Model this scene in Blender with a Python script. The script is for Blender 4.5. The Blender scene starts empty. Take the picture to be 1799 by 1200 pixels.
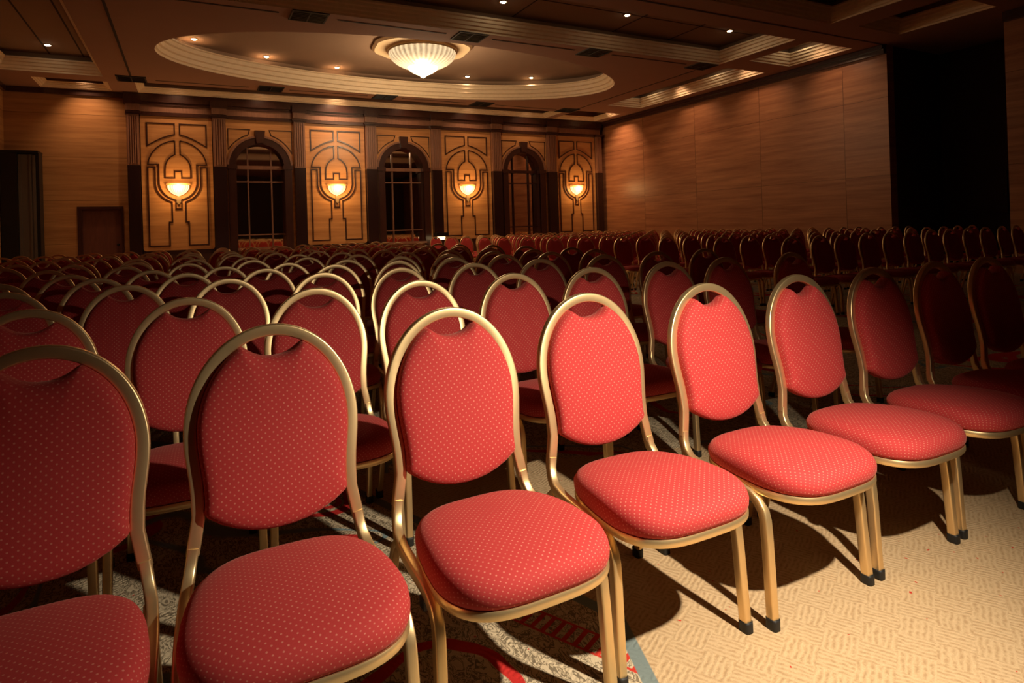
import bpy, bmesh, math, random
from mathutils import Vector, Matrix
random.seed(7)
PI = math.pi
SC = bpy.context.scene
COL = SC.collection

# ------------------------------------------------------------------ camera
F_PX, CY_PX = 1082.16, 394.65
YAW, PITCH, ROLL, CAM_H = math.radians(27.7114), math.radians(-0.2097), math.radians(-1.7615), 1.1702
cam_d = bpy.data.cameras.new('camera')
cam = bpy.data.objects.new('camera', cam_d); COL.objects.link(cam)
fwd = Vector((math.sin(YAW)*math.cos(PITCH), math.cos(YAW)*math.cos(PITCH), -math.sin(PITCH)))
right0 = Vector((math.cos(YAW), -math.sin(YAW), 0))
up0 = right0.cross(fwd)
# image rotated by ROLL (y down): camera axes rolled the same way
rt = right0*math.cos(ROLL) + up0*math.sin(ROLL)
upv = -right0*math.sin(ROLL) + up0*math.cos(ROLL)
m = Matrix((rt, upv, -fwd)).transposed().to_4x4()
m.translation = Vector((0, 0, CAM_H))
cam.matrix_world = m
cam_d.sensor_fit = 'HORIZONTAL'; cam_d.sensor_width = 36
cam_d.lens = F_PX/1799*36
cam_d.shift_x = -(900-899.5)/1799
cam_d.shift_y = (CY_PX-600)/1799
cam_d.clip_start = 0.02; cam_d.clip_end = 200
SC.camera = cam

# ------------------------------------------------------------------ world, view, main lights
w = bpy.data.worlds.new('world'); SC.world = w; w.use_nodes = True
w.node_tree.nodes['Background'].inputs[0].default_value = (0.02, 0.014, 0.01, 1)
w.node_tree.nodes['Background'].inputs[1].default_value = 0.3
SC.view_settings.view_transform = 'Standard'
SC.view_settings.look = 'None'
SC.view_settings.exposure = 0.0
SC.view_settings.gamma = 1.0
SC.view_settings.use_curve_mapping = False

def spot(name, loc, target, power, angle, blend, col, radius=0.05, parent=None):
    l = bpy.data.lights.new(name, 'SPOT'); l.energy = power; l.spot_size = math.radians(angle)
    l.spot_blend = blend; l.color = col; l.shadow_soft_size = radius
    o = bpy.data.objects.new(name, l); COL.objects.link(o)
    d = (Vector(target)-Vector(loc)).normalized()
    o.rotation_euler = d.to_track_quat('-Z', 'Y').to_euler(); o.location = loc
    if parent is not None:
        o.parent = parent; o.location = Vector(loc)-parent.location
    return o
def point(name, loc, power, col, radius=0.1, parent=None):
    l = bpy.data.lights.new(name, 'POINT'); l.energy = power; l.color = col; l.shadow_soft_size = radius
    o = bpy.data.objects.new(name, l); COL.objects.link(o); o.location = loc
    if parent is not None:
        o.parent = parent; o.location = Vector(loc)-parent.location
    return o
KEY = spot('key_spot', (1.40, 0.40, 1.56), (1.22, 1.34, 0.20), 222, 111, 1.0, (1.0, 0.86, 0.66), 0.02)
WARM = (1.0, 0.64, 0.40)
DOWN_W, WASH_W, SCONCE_W, CHAND_W = 45, 105, 24, 165

# ------------------------------------------------------------------ materials
def rgb(r, g, b):
    f = lambda c: (c/12.92 if c <= .04045 else ((c+.055)/1.055)**2.4)
    return (f(r/255), f(g/255), f(b/255), 1)
class NT:
    def __init__(s, name):
        s.m = bpy.data.materials.new(name); s.m.use_nodes = True
        s.t = s.m.node_tree; s.b = s.t.nodes['Principled BSDF']
    def n(s, typ, **k):
        nd = s.t.nodes.new(typ)
        for a, v in k.items():
            if a == 'ins':
                for i, val in v.items():
                    if isinstance(val, bpy.types.NodeSocket): s.t.links.new(val, nd.inputs[i])
                    else: nd.inputs[i].default_value = val
            else: setattr(nd, a, v)
        return nd
    def math(s, op, a, b=0.0, c=0.0):
        return s.n('ShaderNodeMath', operation=op, ins={0: a, 1: b, 2: c}).outputs[0]
    def mix(s, f, a, b):
        nd = s.n('ShaderNodeMix', data_type='RGBA')
        for i, v in ((0, f), (6, a), (7, b)):
            if isinstance(v, bpy.types.NodeSocket): s.t.links.new(v, nd.inputs[i])
            else: nd.inputs[i].default_value = v
        return nd.outputs[2]
    def set(s, key, v):
        if isinstance(v, bpy.types.NodeSocket): s.t.links.new(v, s.b.inputs[key])
        else: s.b.inputs[key].default_value = v
    def bump(s, h, st, dist=0.01):
        nd = s.n('ShaderNodeBump', ins={'Height': h, 'Strength': st, 'Distance': dist})
        s.t.links.new(nd.outputs[0], s.b.inputs['Normal'])
    def noise(s, vec, scale, detail=3, rough=.55):
        return s.n('ShaderNodeTexNoise', ins={'Vector': vec, 'Scale': scale, 'Detail': detail, 'Roughness': rough}).outputs['Fac']
    def map(s, src, scale=(1,1,1), loc=(0,0,0)):
        return s.n('ShaderNodeMapping', ins={'Vector': src, 'Scale': scale, 'Location': loc}).outputs[0]
    def coord(s, k='Object'): return s.n('ShaderNodeTexCoord').outputs[k]
    def pos(s): return s.n('ShaderNodeNewGeometry').outputs['Position']
    def ramp(s, f, stops):
        nd = s.n('ShaderNodeValToRGB', ins={0: f}); e = nd.color_ramp.elements
        while len(e) < len(stops): e.new(0.5)
        for el, (p, c) in zip(e, stops): el.position = p; el.color = c
        return nd.outputs[0]

def simple(name, col, rough=.5, metal=0.0, emis=None, estr=0, nscale=0, namp=.15, coat=0):
    k = NT(name)
    if nscale:
        f = k.noise(k.coord(), nscale)
        k.set('Base Color', k.mix(f, tuple(c*(1-namp) for c in col[:3])+(1,), tuple(min(1, c*(1+namp)) for c in col[:3])+(1,)))
    else: k.set('Base Color', col)
    k.set('Roughness', rough); k.set('Metallic', metal)
    if coat: k.set('Coat Weight', coat); k.set('Coat Roughness', .15)
    if emis: k.set('Emission Color', emis); k.set('Emission Strength', estr)
    return k.m

def fabric():
    k = NT('red_dotted_fabric')
    uv = k.n('ShaderNodeUVMap').outputs[0]
    sp = k.n('ShaderNodeSeparateXYZ', ins={0: uv})
    P = 0.018
    def cell(ox, oy):
        a = k.math('SUBTRACT', k.math('FRACT', k.math('ADD', k.math('DIVIDE', sp.outputs[0], P), ox)), .5)
        b = k.math('SUBTRACT', k.math('FRACT', k.math('ADD', k.math('DIVIDE', sp.outputs[1], P), oy)), .5)
        return k.math('SQRT', k.math('ADD', k.math('MULTIPLY', a, a), k.math('MULTIPLY', b, b)))
    d = k.math('MINIMUM', cell(0, 0), cell(.5, .5))
    dot = k.n('ShaderNodeMapRange', ins={'Value': d, 'From Min': .075, 'From Max': .135, 'To Min': 1.0, 'To Max': 0.0}).outputs[0]
    nz = k.noise(k.map(uv, (1,1,1)), 900, 2)
    n2 = k.noise(k.coord(), 9, 3)
    base = k.mix(nz, (.40,.030,.031,1), (.55,.056,.052,1))
    base = k.mix(k.math('MULTIPLY', n2, .35), base, (.42,.03,.03,1))
    base = k.mix(k.math('MULTIPLY', dot, .36), base, (.95,.45,.32,1))
    k.set('Base Color', base); k.set('Roughness', .82); k.set('Sheen Weight', .14); k.set('Sheen Roughness', .45)
    k.set('Sheen Tint', (1,.5,.4,1)); k.set('Specular IOR Level', .25)
    k.bump(k.math('ADD', nz, k.math('MULTIPLY', dot, .5)), .12, .001)
    return k.m

def veneer(name, c1, c2, pv, pz, offz=0.0, horiz='Y', rough=.38, seam=.35):
    """horizontal grained veneer with seams every pv metres along the wall and pz metres up"""
    k = NT(name); pos = k.pos()
    sp = k.n('ShaderNodeSeparateXYZ', ins={0: pos})
    h = sp.outputs[1] if horiz == 'Y' else sp.outputs[0]
    z = sp.outputs[2]
    def line(v, p, off, wd):
        f = k.math('FRACT', k.math('ADD', k.math('DIVIDE', v, p), off))
        return k.math('LESS_THAN', k.math('ABSOLUTE', k.math('SUBTRACT', f, .5)), wd/p)
    ci = k.math('FLOOR', k.math('ADD', k.math('DIVIDE', h, pv), .192 if horiz == 'Y' else .1))
    cz = k.math('FLOOR', k.math('ADD', k.math('DIVIDE', z, pz), offz))
    cmb = k.n('ShaderNodeCombineXYZ', ins={0: ci, 1: cz, 2: 3.0}).outputs[0]
    wn = k.n('ShaderNodeTexWhiteNoise', noise_dimensions='3D', ins={'Vector': cmb}).outputs[0]
    v2 = k.n('ShaderNodeCombineXYZ', ins={0: k.math('MULTIPLY', h, .55), 1: k.math('ADD', k.math('MULTIPLY', z, 9.0), k.math('MULTIPLY', wn, 37)), 2: k.math('MULTIPLY', wn, 91)}).outputs[0]
    g1 = k.noise(v2, 1.1, 6, .62)
    v3 = k.n('ShaderNodeCombineXYZ', ins={0: k.math('MULTIPLY', h, 2.2), 1: k.math('MULTIPLY', z, 60.0), 2: wn}).outputs[0]
    g2 = k.noise(v3, 1.0, 3, .6)
    f = k.n('ShaderNodeMapRange', ins={'Value': g1, 'From Min': .33, 'From Max': .67}).outputs[0]
    f = k.math('ADD', k.math('MULTIPLY', f, .75), k.math('MULTIPLY', g2, .25))
    c = k.mix(f, c1, c2)
    c = k.mix(k.math('MULTIPLY', wn, .25), c, c1)
    sv = line(h, pv, .692 if horiz == 'Y' else .6, .008); sz = line(z, pz, offz+.5, .005)
    s = k.math('MULTIPLY', k.math('MAXIMUM', sv, sz), seam*2)
    c = k.mix(k.math('MINIMUM', s, 1.0), c, tuple(x*.25 for x in c1[:3])+(1,))
    k.set('Base Color', c); k.set('Roughness', rough); k.set('Specular IOR Level', .4)
    k.bump(g2, .05, .002)
    return k.m

def darkwood(name, c, rough=.3):
    k = NT(name)
    g = k.noise(k.map(k.coord(), (6, 6, .8)), 4, 5)
    k.set('Base Color', k.mix(g, tuple(x*.55 for x in c[:3])+(1,), tuple(x*1.3 for x in c[:3])+(1,)))
    k.set('Roughness', rough); k.set('Coat Weight', .35); k.set('Coat Roughness', .2)
    return k.m

def carpet():
    k = NT('patterned_carpet'); pos = k.pos()
    sp = k.n('ShaderNodeSeparateXYZ', ins={0: pos}); x, y = sp.outputs[0], sp.outputs[1]
    # plain tan field: small tufted ticks laid in alternating tilted patches
    P = .088
    ang = .5
    u = k.math('ADD', k.math('MULTIPLY', x, math.cos(ang)), k.math('MULTIPLY', y, math.sin(ang)))
    v = k.math('SUBTRACT', k.math('MULTIPLY', y, math.cos(ang)), k.math('MULTIPLY', x, math.sin(ang)))
    iu = k.math('FLOOR', k.math('DIVIDE', u, P)); iv = k.math('FLOOR', k.math('DIVIDE', v, P))
    par = k.math('PINGPONG', k.math('ADD', iu, iv), 1.0)
    jit = k.math('MULTIPLY', k.noise(pos, 26, 2), .018)
    s1 = k.math('SINE', k.math('MULTIPLY', k.math('ADD', u, jit), 2*PI/.016))
    s2 = k.math('SINE', k.math('MULTIPLY', k.math('ADD', v, jit), 2*PI/.016))
    st = k.n('ShaderNodeMix', data_type='FLOAT', ins={0: par, 2: s1, 3: s2}).outputs[0]
    st = k.math('ADD', k.math('MULTIPLY', st, .5), .5)
    fine = k.noise(pos, 320, 3, .7); mid = k.noise(pos, 60, 3, .6)
    tickf = k.math('MULTIPLY', k.math('MULTIPLY', st, k.n('ShaderNodeMapRange', ins={'Value': mid, 'From Min': .35, 'From Max': .6}).outputs[0]), .55)
    tan = k.mix(fine, (.50,.33,.17,1), (.84,.62,.38,1))
    tan = k.mix(tickf, tan, (.33,.18,.075,1))
    # figured field
    big = k.n('ShaderNodeTexNoise', ins={'Vector': pos, 'Scale': 1.15, 'Detail': 1.5, 'Roughness': .45, 'Distortion': .6}).outputs['Fac']
    def band(val, c, wd, soft=.006):
        d = k.math('ABSOLUTE', k.math('SUBTRACT', val, c))
        return k.n('ShaderNodeMapRange', ins={'Value': d, 'From Min': wd, 'From Max': wd+soft, 'To Min': 1.0, 'To Max': 0.0}).outputs[0]
    def ring(cx, cy, r, wd):
        wob = k.math('MULTIPLY', k.math('SUBTRACT', k.noise(pos, 5, 1), .5), .10)
        dx, dy = k.math('SUBTRACT', x, cx), k.math('SUBTRACT', y, cy)
        d = k.math('ADD', k.math('SQRT', k.math('ADD', k.math('MULTIPLY', dx, dx), k.math('MULTIPLY', dy, dy))), wob)
        return band(d, r, wd, .004)
    red = band(big, .60, .012)
    for q in ((.53, 1.46, .20, .018), (.47, 2.78, .13, .016), (.50, 2.76, .05, .012), (-.38, 2.95, .22, .026), (.1, 3.6, .3, .02), (2.9, 3.0, .3, .02)): red = k.math('MAXIMUM', red, ring(*q))
    blue = band(big, .535, .006)
    ink = k.n('ShaderNodeTexNoise', ins={'Vector': k.map(pos, (1.6, .8, 1)), 'Scale': 24.0, 'Detail': 2.0, 'Roughness': .5, 'Distortion': 1.2}).outputs['Fac']
    inkl = k.math('MAXIMUM', band(ink, .52, .022, .02), band(ink, .40, .016, .02))
    fig = k.mix(fine, (.55,.42,.27,1), (.84,.70,.48,1))
    fig = k.mix(k.math('MULTIPLY', inkl, .75), fig, (.10,.07,.04,1))
    fig = k.mix(red, fig, (.62,.035,.03,1))
    fig = k.mix(blue, fig, (.24,.32,.33,1))
    # ladder strip of red rungs beside the edge line
    ax, ay = k.math('SUBTRACT', x, .90), k.math('SUBTRACT', y, 1.50)
    sN = k.math('ADD', k.math('MULTIPLY', ax, .894), k.math('MULTIPLY', ay, .447))
    tD = k.math('SUBTRACT', k.math('MULTIPLY', ax, .447), k.math('MULTIPLY', ay, .894))
    inside = k.math('MULTIPLY', k.math('GREATER_THAN', sN, 0.0), k.math('LESS_THAN', sN, .075))
    rung = k.math('MULTIPLY', inside, k.math('GREATER_THAN', k.math('SINE', k.math('MULTIPLY', tD, 2*PI/.036)), .25))
    lad = k.math('MAXIMUM', k.math('MAXIMUM', band(sN, 0.0, .003, .003), band(sN, .075, .003, .003)), rung)
    lad = k.math('MULTIPLY', lad, k.math('MULTIPLY', k.math('GREATER_THAN', tD, -.5), k.math('LESS_THAN', tD, .31)))
    fig = k.mix(lad, fig, (.62,.05,.03,1))
    # the plain field starts at a bent blue line and ends behind the front row
    edge = k.math('ADD', k.math('SUBTRACT', x, 1.10), k.math('MULTIPLY', k.math('ABSOLUTE', k.math('SUBTRACT', y, 1.5)), .35))
    back = k.math('LESS_THAN', k.math('ADD', y, k.math('MULTIPLY', x, .35)), 3.22)
    msk = k.math('MULTIPLY', k.math('GREATER_THAN', edge, 0.0), back)
    c = k.mix(msk, fig, tan)
    c = k.mix(k.math('MULTIPLY', band(edge, 0.0, .020, .004), back), c, (.22,.27,.26,1))
    fleck = k.math('GREATER_THAN', k.noise(pos, 34, 1), .765)
    c = k.mix(fleck, c, (.6,.05,.03,1))
    k.set('Base Color', c); k.set('Roughness', .95); k.set('Specular IOR Level', .1)
    k.bump(k.math('ADD', fine, k.math('MULTIPLY', st, -.6)), .5, .006)
    return k.m

M = {}
M['fabric'] = fabric()
M['gold'] = simple('brushed_gold_metal', (.88,.64,.33,1), .38, .85, nscale=40, namp=.05)
M['rubber'] = simple('black_rubber', (.012,.011,.010,1), .6)
M['black'] = simple('black_paint', (.006,.006,.006,1), .45)
M['pan'] = simple('seat_pan_black', (.02,.015,.012,1), .7)
M['veneer_r'] = veneer('veneer_side_wall', (.27,.095,.045,1), (.58,.27,.125,1), 2.45, 1.76, .82)
M['veneer_b'] = veneer('veneer_back_wall', (.34,.145,.05,1), (.66,.34,.13,1), 6.0, 1.1, .02, horiz='X')
M['honey'] = veneer('honey_panel_wood', (.50,.22,.075,1), (.80,.42,.165,1), 50.0, 60.0, .3, horiz='X', rough=.3, seam=0)
M['mahogany'] = darkwood('dark_mahogany', (.060,.020,.014,1), .28)
M['mahog_low'] = darkwood('dark_marbled_base', (.030,.012,.011,1), .22)
M['reeded'] = darkwood('reeded_brown_wood', (.34,.165,.10,1), .35)
M['inlay'] = darkwood('inlay_wood', (.055,.018,.010,1), .35)
M['doorwood'] = darkwood('door_wood', (.16,.052,.030,1), .4)
M['ceil'] = simple('ceiling_plaster', (.40,.23,.165,1), .9, nscale=2, namp=.05)
M['coffer'] = simple('coffer_plaster', (.34,.22,.15,1), .9, nscale=2, namp=.05)
M['mould'] = simple('cream_moulding', (.90,.72,.50,1), .5, nscale=12, namp=.1)
M['groove'] = simple('groove_shadow_gap', (.05,.03,.02,1), .9)
M['carpet'] = carpet()
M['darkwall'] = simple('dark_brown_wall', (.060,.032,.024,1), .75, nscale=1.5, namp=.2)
M['greypanel'] = simple('grey_brown_panel', (.12,.095,.07,1), .6, nscale=3, namp=.1)
M['bulb'] = simple('lamp_bulb', (1,.9,.7,1), .5, emis=(1,.78,.48,1), estr=60)
M['ring'] = simple('lamp_ring', (.5,.36,.2,1), .4, .6)
M['glassbowl'] = simple('lit_frosted_glass', (1,.9,.7,1), .35, emis=(1,.74,.40,1), estr=1.5)
M['chrome'] = simple('brass', (.8,.6,.3,1), .3, 1.0)
def mirror():
    k = NT('dark_mirror_glass'); k.set('Base Color', (.78,.66,.58,1)); k.set('Metallic', 1.0); k.set('Roughness', .03)
    return k.m
M['mirror'] = mirror()
def litglass(name, c, lo, hi, freq):
    k = NT(name); co = k.coord()
    sp = k.n('ShaderNodeSeparateXYZ', ins={0: co})
    a = k.math('ARCTAN2', sp.outputs[1], sp.outputs[0])
    r = k.math('ADD', k.math('MULTIPLY', k.math('SINE', k.math('MULTIPLY', a, freq)), .5), .5)
    nz = k.noise(co, 14, 2)
    f = k.math('MULTIPLY', k.math('ADD', k.math('MULTIPLY', r, .6), k.math('MULTIPLY', nz, .6)), 1.0)
    e = k.n('ShaderNodeMapRange', ins={'Value': f, 'From Min': .2, 'From Max': .95, 'To Min': lo, 'To Max': hi}).outputs[0]
    k.set('Base Color', (.45,.38,.28,1)); k.set('Roughness', .25); k.set('Emission Color', c); k.set('Emission Strength', e)
    return k.m
M['chandglass'] = litglass('crystal_bowl_glass', (1,.74,.42,1), .35, 1.05, 36)
M['chandtip'] = simple('crystal_cup_glass', (1,.95,.8,1), .3, emis=(1,.83,.50,1), estr=2.4)
M['sconceglass'] = litglass('sconce_glass_beads', (1,.60,.26,1), .9, 3.4, 22)
M['sconcerim'] = simple('sconce_amber_rim', (1,.6,.2,1), .4, emis=(1,.42,.07,1), estr=.9)
M['plate'] = simple('cream_ceiling_rose', (.78,.58,.36,1), .6)

# ------------------------------------------------------------------ mesh helpers
def mesh_obj(name, verts, faces, mat, parent=None, smooth=False, uv=None, sharp=None):
    me = bpy.data.meshes.new(name); me.from_pydata([tuple(v) for v in verts], [], faces); me.update()
    bm = bmesh.new(); bm.from_mesh(me); bmesh.ops.recalc_face_normals(bm, faces=bm.faces); bm.to_mesh(me); bm.free()
    if uv:
        l = me.uv_layers.new(name='UVMap')
        for lp in me.loops: l.data[lp.index].uv = uv(me.vertices[lp.vertex_index].co)
    if smooth:
        for p in me.polygons: p.use_smooth = True
        if sharp: me.set_sharp_from_angle(angle=math.radians(sharp))
    me.materials.append(mat)
    o = bpy.data.objects.new(name, me); COL.objects.link(o)
    if parent is not None: o.parent = parent
    return o
class MB:
    def __init__(s): s.v = []; s.f = []
    def add(s, v, f):
        n = len(s.v); s.v += [Vector(q) for q in v]; s.f += [tuple(i+n for i in g) for g in f]; return s
    def box(s, x0, x1, y0, y1, z0, z1):
        return s.add([(x0,y0,z0),(x1,y0,z0),(x1,y1,z0),(x0,y1,z0),(x0,y0,z1),(x1,y0,z1),(x1,y1,z1),(x0,y1,z1)],
                     [(0,3,2,1),(4,5,6,7),(0,1,5,4),(1,2,6,5),(2,3,7,6),(3,0,4,7)])
    def sweep(s, path, prof, up, cap=True):
        up = Vector(up); n = len(prof); rings = []
        P = [Vector(p) for p in path]
        for i, p in enumerate(P):
            t = (P[min(i+1, len(P)-1)]-P[max(i-1, 0)]).normalized()
            a = (up-up.dot(t)*t).normalized(); b = t.cross(a)
            rings.append([p+a*q[0]+b*q[1] for q in prof])
        v = [q for r in rings for q in r]; f = []
        for i in range(len(P)-1):
            for j in range(n):
                k = (j+1) % n; f.append((i*n+j, i*n+k, (i+1)*n+k, (i+1)*n+j))
        if cap: f.append(tuple(range(n))); f.append(tuple((len(P)-1)*n+j for j in range(n)))
        return s.add(v, f)
    def lathe(s, prof, cx=0, cy=0, seg=48, mod=None, closed=False):
        v = []; f = []
        for j in range(seg):
            a = 2*PI*j/seg; g = mod(a) if mod else 1
            for r, z in prof: v.append((cx+r*g*math.cos(a), cy+r*g*math.sin(a), z))
        n = len(prof)
        for j in range(seg):
            k = (j+1) % seg
            for i in range(n-1): f.append((j*n+i, k*n+i, k*n+i+1, j*n+i+1))
        return s.add(v, f)
    def prism(s, pts, y0, y1):
        """closed 2D outline (x,z) extruded from y0 to y1; concave outlines are triangulated"""
        bm = bmesh.new(); vs = [bm.verts.new((p[0], 0, p[1])) for p in pts]
        es = [bm.edges.new((vs[i], vs[(i+1) % len(vs)])) for i in range(len(vs))]
        bmesh.ops.triangle_fill(bm, edges=es, use_beauty=True)
        bm.verts.index_update(); tri = [tuple(v.index for v in f.verts) for f in bm.faces]; bm.free()
        n = len(pts)
        v = [(p[0], y0, p[1]) for p in pts]+[(p[0], y1, p[1]) for p in pts]
        f = tri+[tuple(i+n for i in t) for t in tri]+[(i, (i+1) % n, (i+1) % n+n, i+n) for i in range(n)]
        return s.add(v, f)
    def ribbon(s, pts, wd, y0, y1, closed=False):
        """flat bar following a 2D polyline (x,z) with mitred corners"""
        n = len(pts); L = []; R = []
        for i in range(n):
            p = Vector(pts[i]); a = Vector(pts[i-1]) if (i > 0 or closed) else None
            b = Vector(pts[(i+1) % n]) if (i < n-1 or closed) else None
            d1 = (p-a).normalized() if a is not None else None; d2 = (b-p).normalized() if b is not None else None
            if d1 is None: d1 = d2
            if d2 is None: d2 = d1
            n1 = Vector((-d1.y, d1.x)); n2 = Vector((-d2.y, d2.x)); nn = n1+n2
            nn = nn/max(nn.dot(n1), .35) if nn.length > 1e-6 else n1
            L.append(p+nn*wd/2); R.append(p-nn*wd/2)
        v = [(q.x, y0, q.y) for q in L]+[(q.x, y0, q.y) for q in R]+[(q.x, y1, q.y) for q in L]+[(q.x, y1, q.y) for q in R]
        f = []
        for i in range(n if closed else n-1):
            j = (i+1) % n
            f += [(i, j, n+j, n+i), (2*n+i, 2*n+j, 3*n+j, 3*n+i), (i, j, 2*n+j, 2*n+i), (n+i, n+j, 3*n+j, 3*n+i)]
        if not closed: f += [(0, n, 3*n, 2*n), (n-1, 2*n-1, 4*n-1, 3*n-1)]
        return s.add(v, f)
    def build(s, name, mat, parent=None, **k): return mesh_obj(name, s.v, s.f, mat, parent, **k)
def arc(cx, cz, rx, rz, a0, a1, n):
    return [(cx+rx*math.cos(math.radians(a0+(a1-a0)*i/n)), cz+rz*math.sin(math.radians(a0+(a1-a0)*i/n))) for i in range(n+1)]
def thing(name, label, cat, loc=(0,0,0), group=None):
    o = bpy.data.objects.new(name, None); COL.objects.link(o); o.location = loc; o.empty_display_size = .1
    o['label'] = label; o['category'] = cat
    if group: o['group'] = group
    bpy.context.view_layer.update()
    return o
def tag(o, label, cat, group=None):
    o['label'] = label; o['category'] = cat
    if group: o['group'] = group
    return o
def struct(o): o['kind'] = 'structure'; return o
def local(mb, loc):
    L = Vector(loc); mb.v = [q-L for q in mb.v]; return mb

# ------------------------------------------------------------------ room shell
HC, R, L_, D = 4.994, 13.956, -3.93, 19.0
Y0 = -5.0                                      # wall behind the camera
RW = 8.27                                      # where the side wall breaks off at the dark recess
fl = MB(); fl.add([(L_-.1,Y0-.1,0),(R+2.6,Y0-.1,0),(R+2.6,D+1.0,0),(L_-.1,D+1.0,0)], [(0,1,2,3)])
struct(fl.build('floor', M['carpet']))
b = MB().box(R, R+.25, RW, D+.2, 0, HC); struct(b.build('wall_right', M['veneer_r']))
b = MB().box(R, R+.25, Y0, 6.02, 0, HC); struct(b.build('wall_right_near', M['veneer_r']))
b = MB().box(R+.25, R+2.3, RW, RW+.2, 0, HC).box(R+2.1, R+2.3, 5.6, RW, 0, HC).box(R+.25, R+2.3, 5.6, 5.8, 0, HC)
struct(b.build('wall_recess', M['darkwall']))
b = MB().box(L_-.2, L_, Y0, D+.2, 0, HC); struct(b.build('wall_left', M['veneer_b']))
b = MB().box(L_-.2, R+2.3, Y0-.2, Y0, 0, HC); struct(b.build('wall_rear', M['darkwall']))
DX0, DX1, DH = -2.50, -1.50, 2.02               # service door in the back wall
b = MB().box(L_, DX0, D, D+.15, 0, HC).box(DX1, -1.385, D, D+.15, 0, HC).box(DX0, DX1, D, D+.15, DH, HC)
struct(b.build('wall_back_left', M['veneer_b']))
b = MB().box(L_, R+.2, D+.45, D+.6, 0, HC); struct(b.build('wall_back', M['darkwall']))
b = MB().box(R+.02, R+.05, 6.9, 7.9, 0, 0.01)

# ceiling plane with openings
RECT = [(-1.08, 11.3, 17.55, 18.79), (11.62, 13.46, 17.2, 18.79), (-3.15, -1.66, 17.75, 18.84), (-3.62, -1.69, 11.2, 17.2),
        (-.95, 11.62, 8.80, 10.95), (12.05, 13.42, 11.12, 16.1), (12.05, 13.48, 8.76, 10.42), (12.05, 13.42, 5.9, 7.68),
        (-.95, 11.35, 4.6, 7.80), (-3.62, -1.69, 4.6, 10.4)]
OV = (5.08, 14.36, 5.60, 2.62)                 # oval recess: centre and half axes
OZ = 5.50
def ov(dr=0.0, n=96):
    return [(OV[0]+(OV[2]-dr)*math.cos(2*PI*i/n), OV[1]+(OV[3]-dr)*math.sin(2*PI*i/n)) for i in range(n)]
bm = bmesh.new()
def loop(pts, z):
    vs = [bm.verts.new((p[0], p[1], z)) for p in pts]
    return [bm.edges.new((vs[i], vs[(i+1) % len(vs)])) for i in range(len(vs))]
es = loop([(L_-.2, Y0-.2), (R+2.3, Y0-.2), (R+2.3, D+.6), (L_-.2, D+.6)], HC)
for x0, x1, y0, y1 in RECT: es += loop([(x0,y0),(x1,y0),(x1,y1),(x0,y1)], HC)
es += loop(ov(), HC)
bmesh.ops.triangle_fill(bm, edges=es, use_beauty=True)
me = bpy.data.meshes.new('ceiling'); bm.to_mesh(me); bm.free(); me.materials.append(M['ceil'])
# drop any triangle the fill laid inside an opening
bm = bmesh.new(); bm.from_mesh(me)
dele = []
for f in bm.faces:
    c = f.calc_center_median()
    if any(x0 < c.x < x1 and y0 < c.y < y1 for x0, x1, y0, y1 in RECT) or ((c.x-OV[0])/OV[2])**2+((c.y-OV[1])/OV[3])**2 < .995: dele.append(f)
bmesh.ops.delete(bm, geom=dele, context='FACES'); bm.to_mesh(me); bm.free()
ceil = bpy.data.objects.new('ceiling', me); COL.objects.link(ceil); struct(ceil)
RZ = 5.42
b = MB()
for x0, x1, y0, y1 in RECT:
    g = .03
    b.add([(x0-g,y0-g,RZ),(x1+g,y0-g,RZ),(x1+g,y1+g,RZ),(x0-g,y1+g,RZ)], [(0,1,2,3)])
    b.add([(x0-g,y0-g,HC),(x1+g,y0-g,HC),(x1+g,y1+g,HC),(x0-g,y1+g,HC),(x0-g,y0-g,RZ),(x1+g,y0-g,RZ),(x1+g,y1+g,RZ),(x0-g,y1+g,RZ)],
          [(0,1,5,4),(1,2,6,5),(2,3,7,6),(3,0,4,7)])
o_ = ov(-.22); n = len(o_)
b.add([(p[0],p[1],OZ+.1) for p in o_], [tuple(range(n))])
b.add([(p[0],p[1],HC+.01) for p in o_]+[(p[0],p[1],OZ+.1) for p in o_], [(i,(i+1)%n,(i+1)%n+n,i+n) for i in range(n)])
struct(b.build('ceiling_recesses', M['coffer']))
# stepped mouldings inside each opening
PROF = [(0,HC),(0,HC+.035),(.035,HC+.05),(.045,HC+.10),(.075,HC+.115),(.085,HC+.17),(.115,HC+.185),(.12,HC+.235),(.155,HC+.25),(.155,HC+.285),(.0,HC+.30)]
for i, (x0, x1, y0, y1) in enumerate(RECT):
    v = []; f = []; n = len(PROF)
    for d, z in [(d_, HC+(z_-HC)*(.50 if i < 3 else 1)) for d_, z_ in PROF]: v += [(x0+d,y0+d,z),(x1-d,y0+d,z),(x1-d,y1-d,z),(x0+d,y1-d,z)]
    for k in range(n-1):
        for j in range(4): f.append((k*4+j, k*4+(j+1)%4, k*4+4+(j+1)%4, k*4+4+j))
    struct(MB().add(v, f).build('trim_%d' % (i+1), M['mould']))
OPROF = [(0,HC),(0,HC+.05),(.04,HC+.07),(.05,HC+.15),(.10,HC+.17),(.11,HC+.26),(.16,HC+.28),(.17,HC+.36),(.21,HC+.375),(.21,HC+.40),(-.1,HC+.42)]
v = []; f = []; N = 96
for d, z in OPROF: v += [(p[0], p[1], z) for p in ov(d)]
for k in range(len(OPROF)-1):
    for j in range(N): f.append((k*N+j, k*N+(j+1)%N, (k+1)*N+(j+1)%N, (k+1)*N+j))
struct(MB().add(v, f).build('trim_11', M['mould'], smooth=True, sharp=25))
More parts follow.
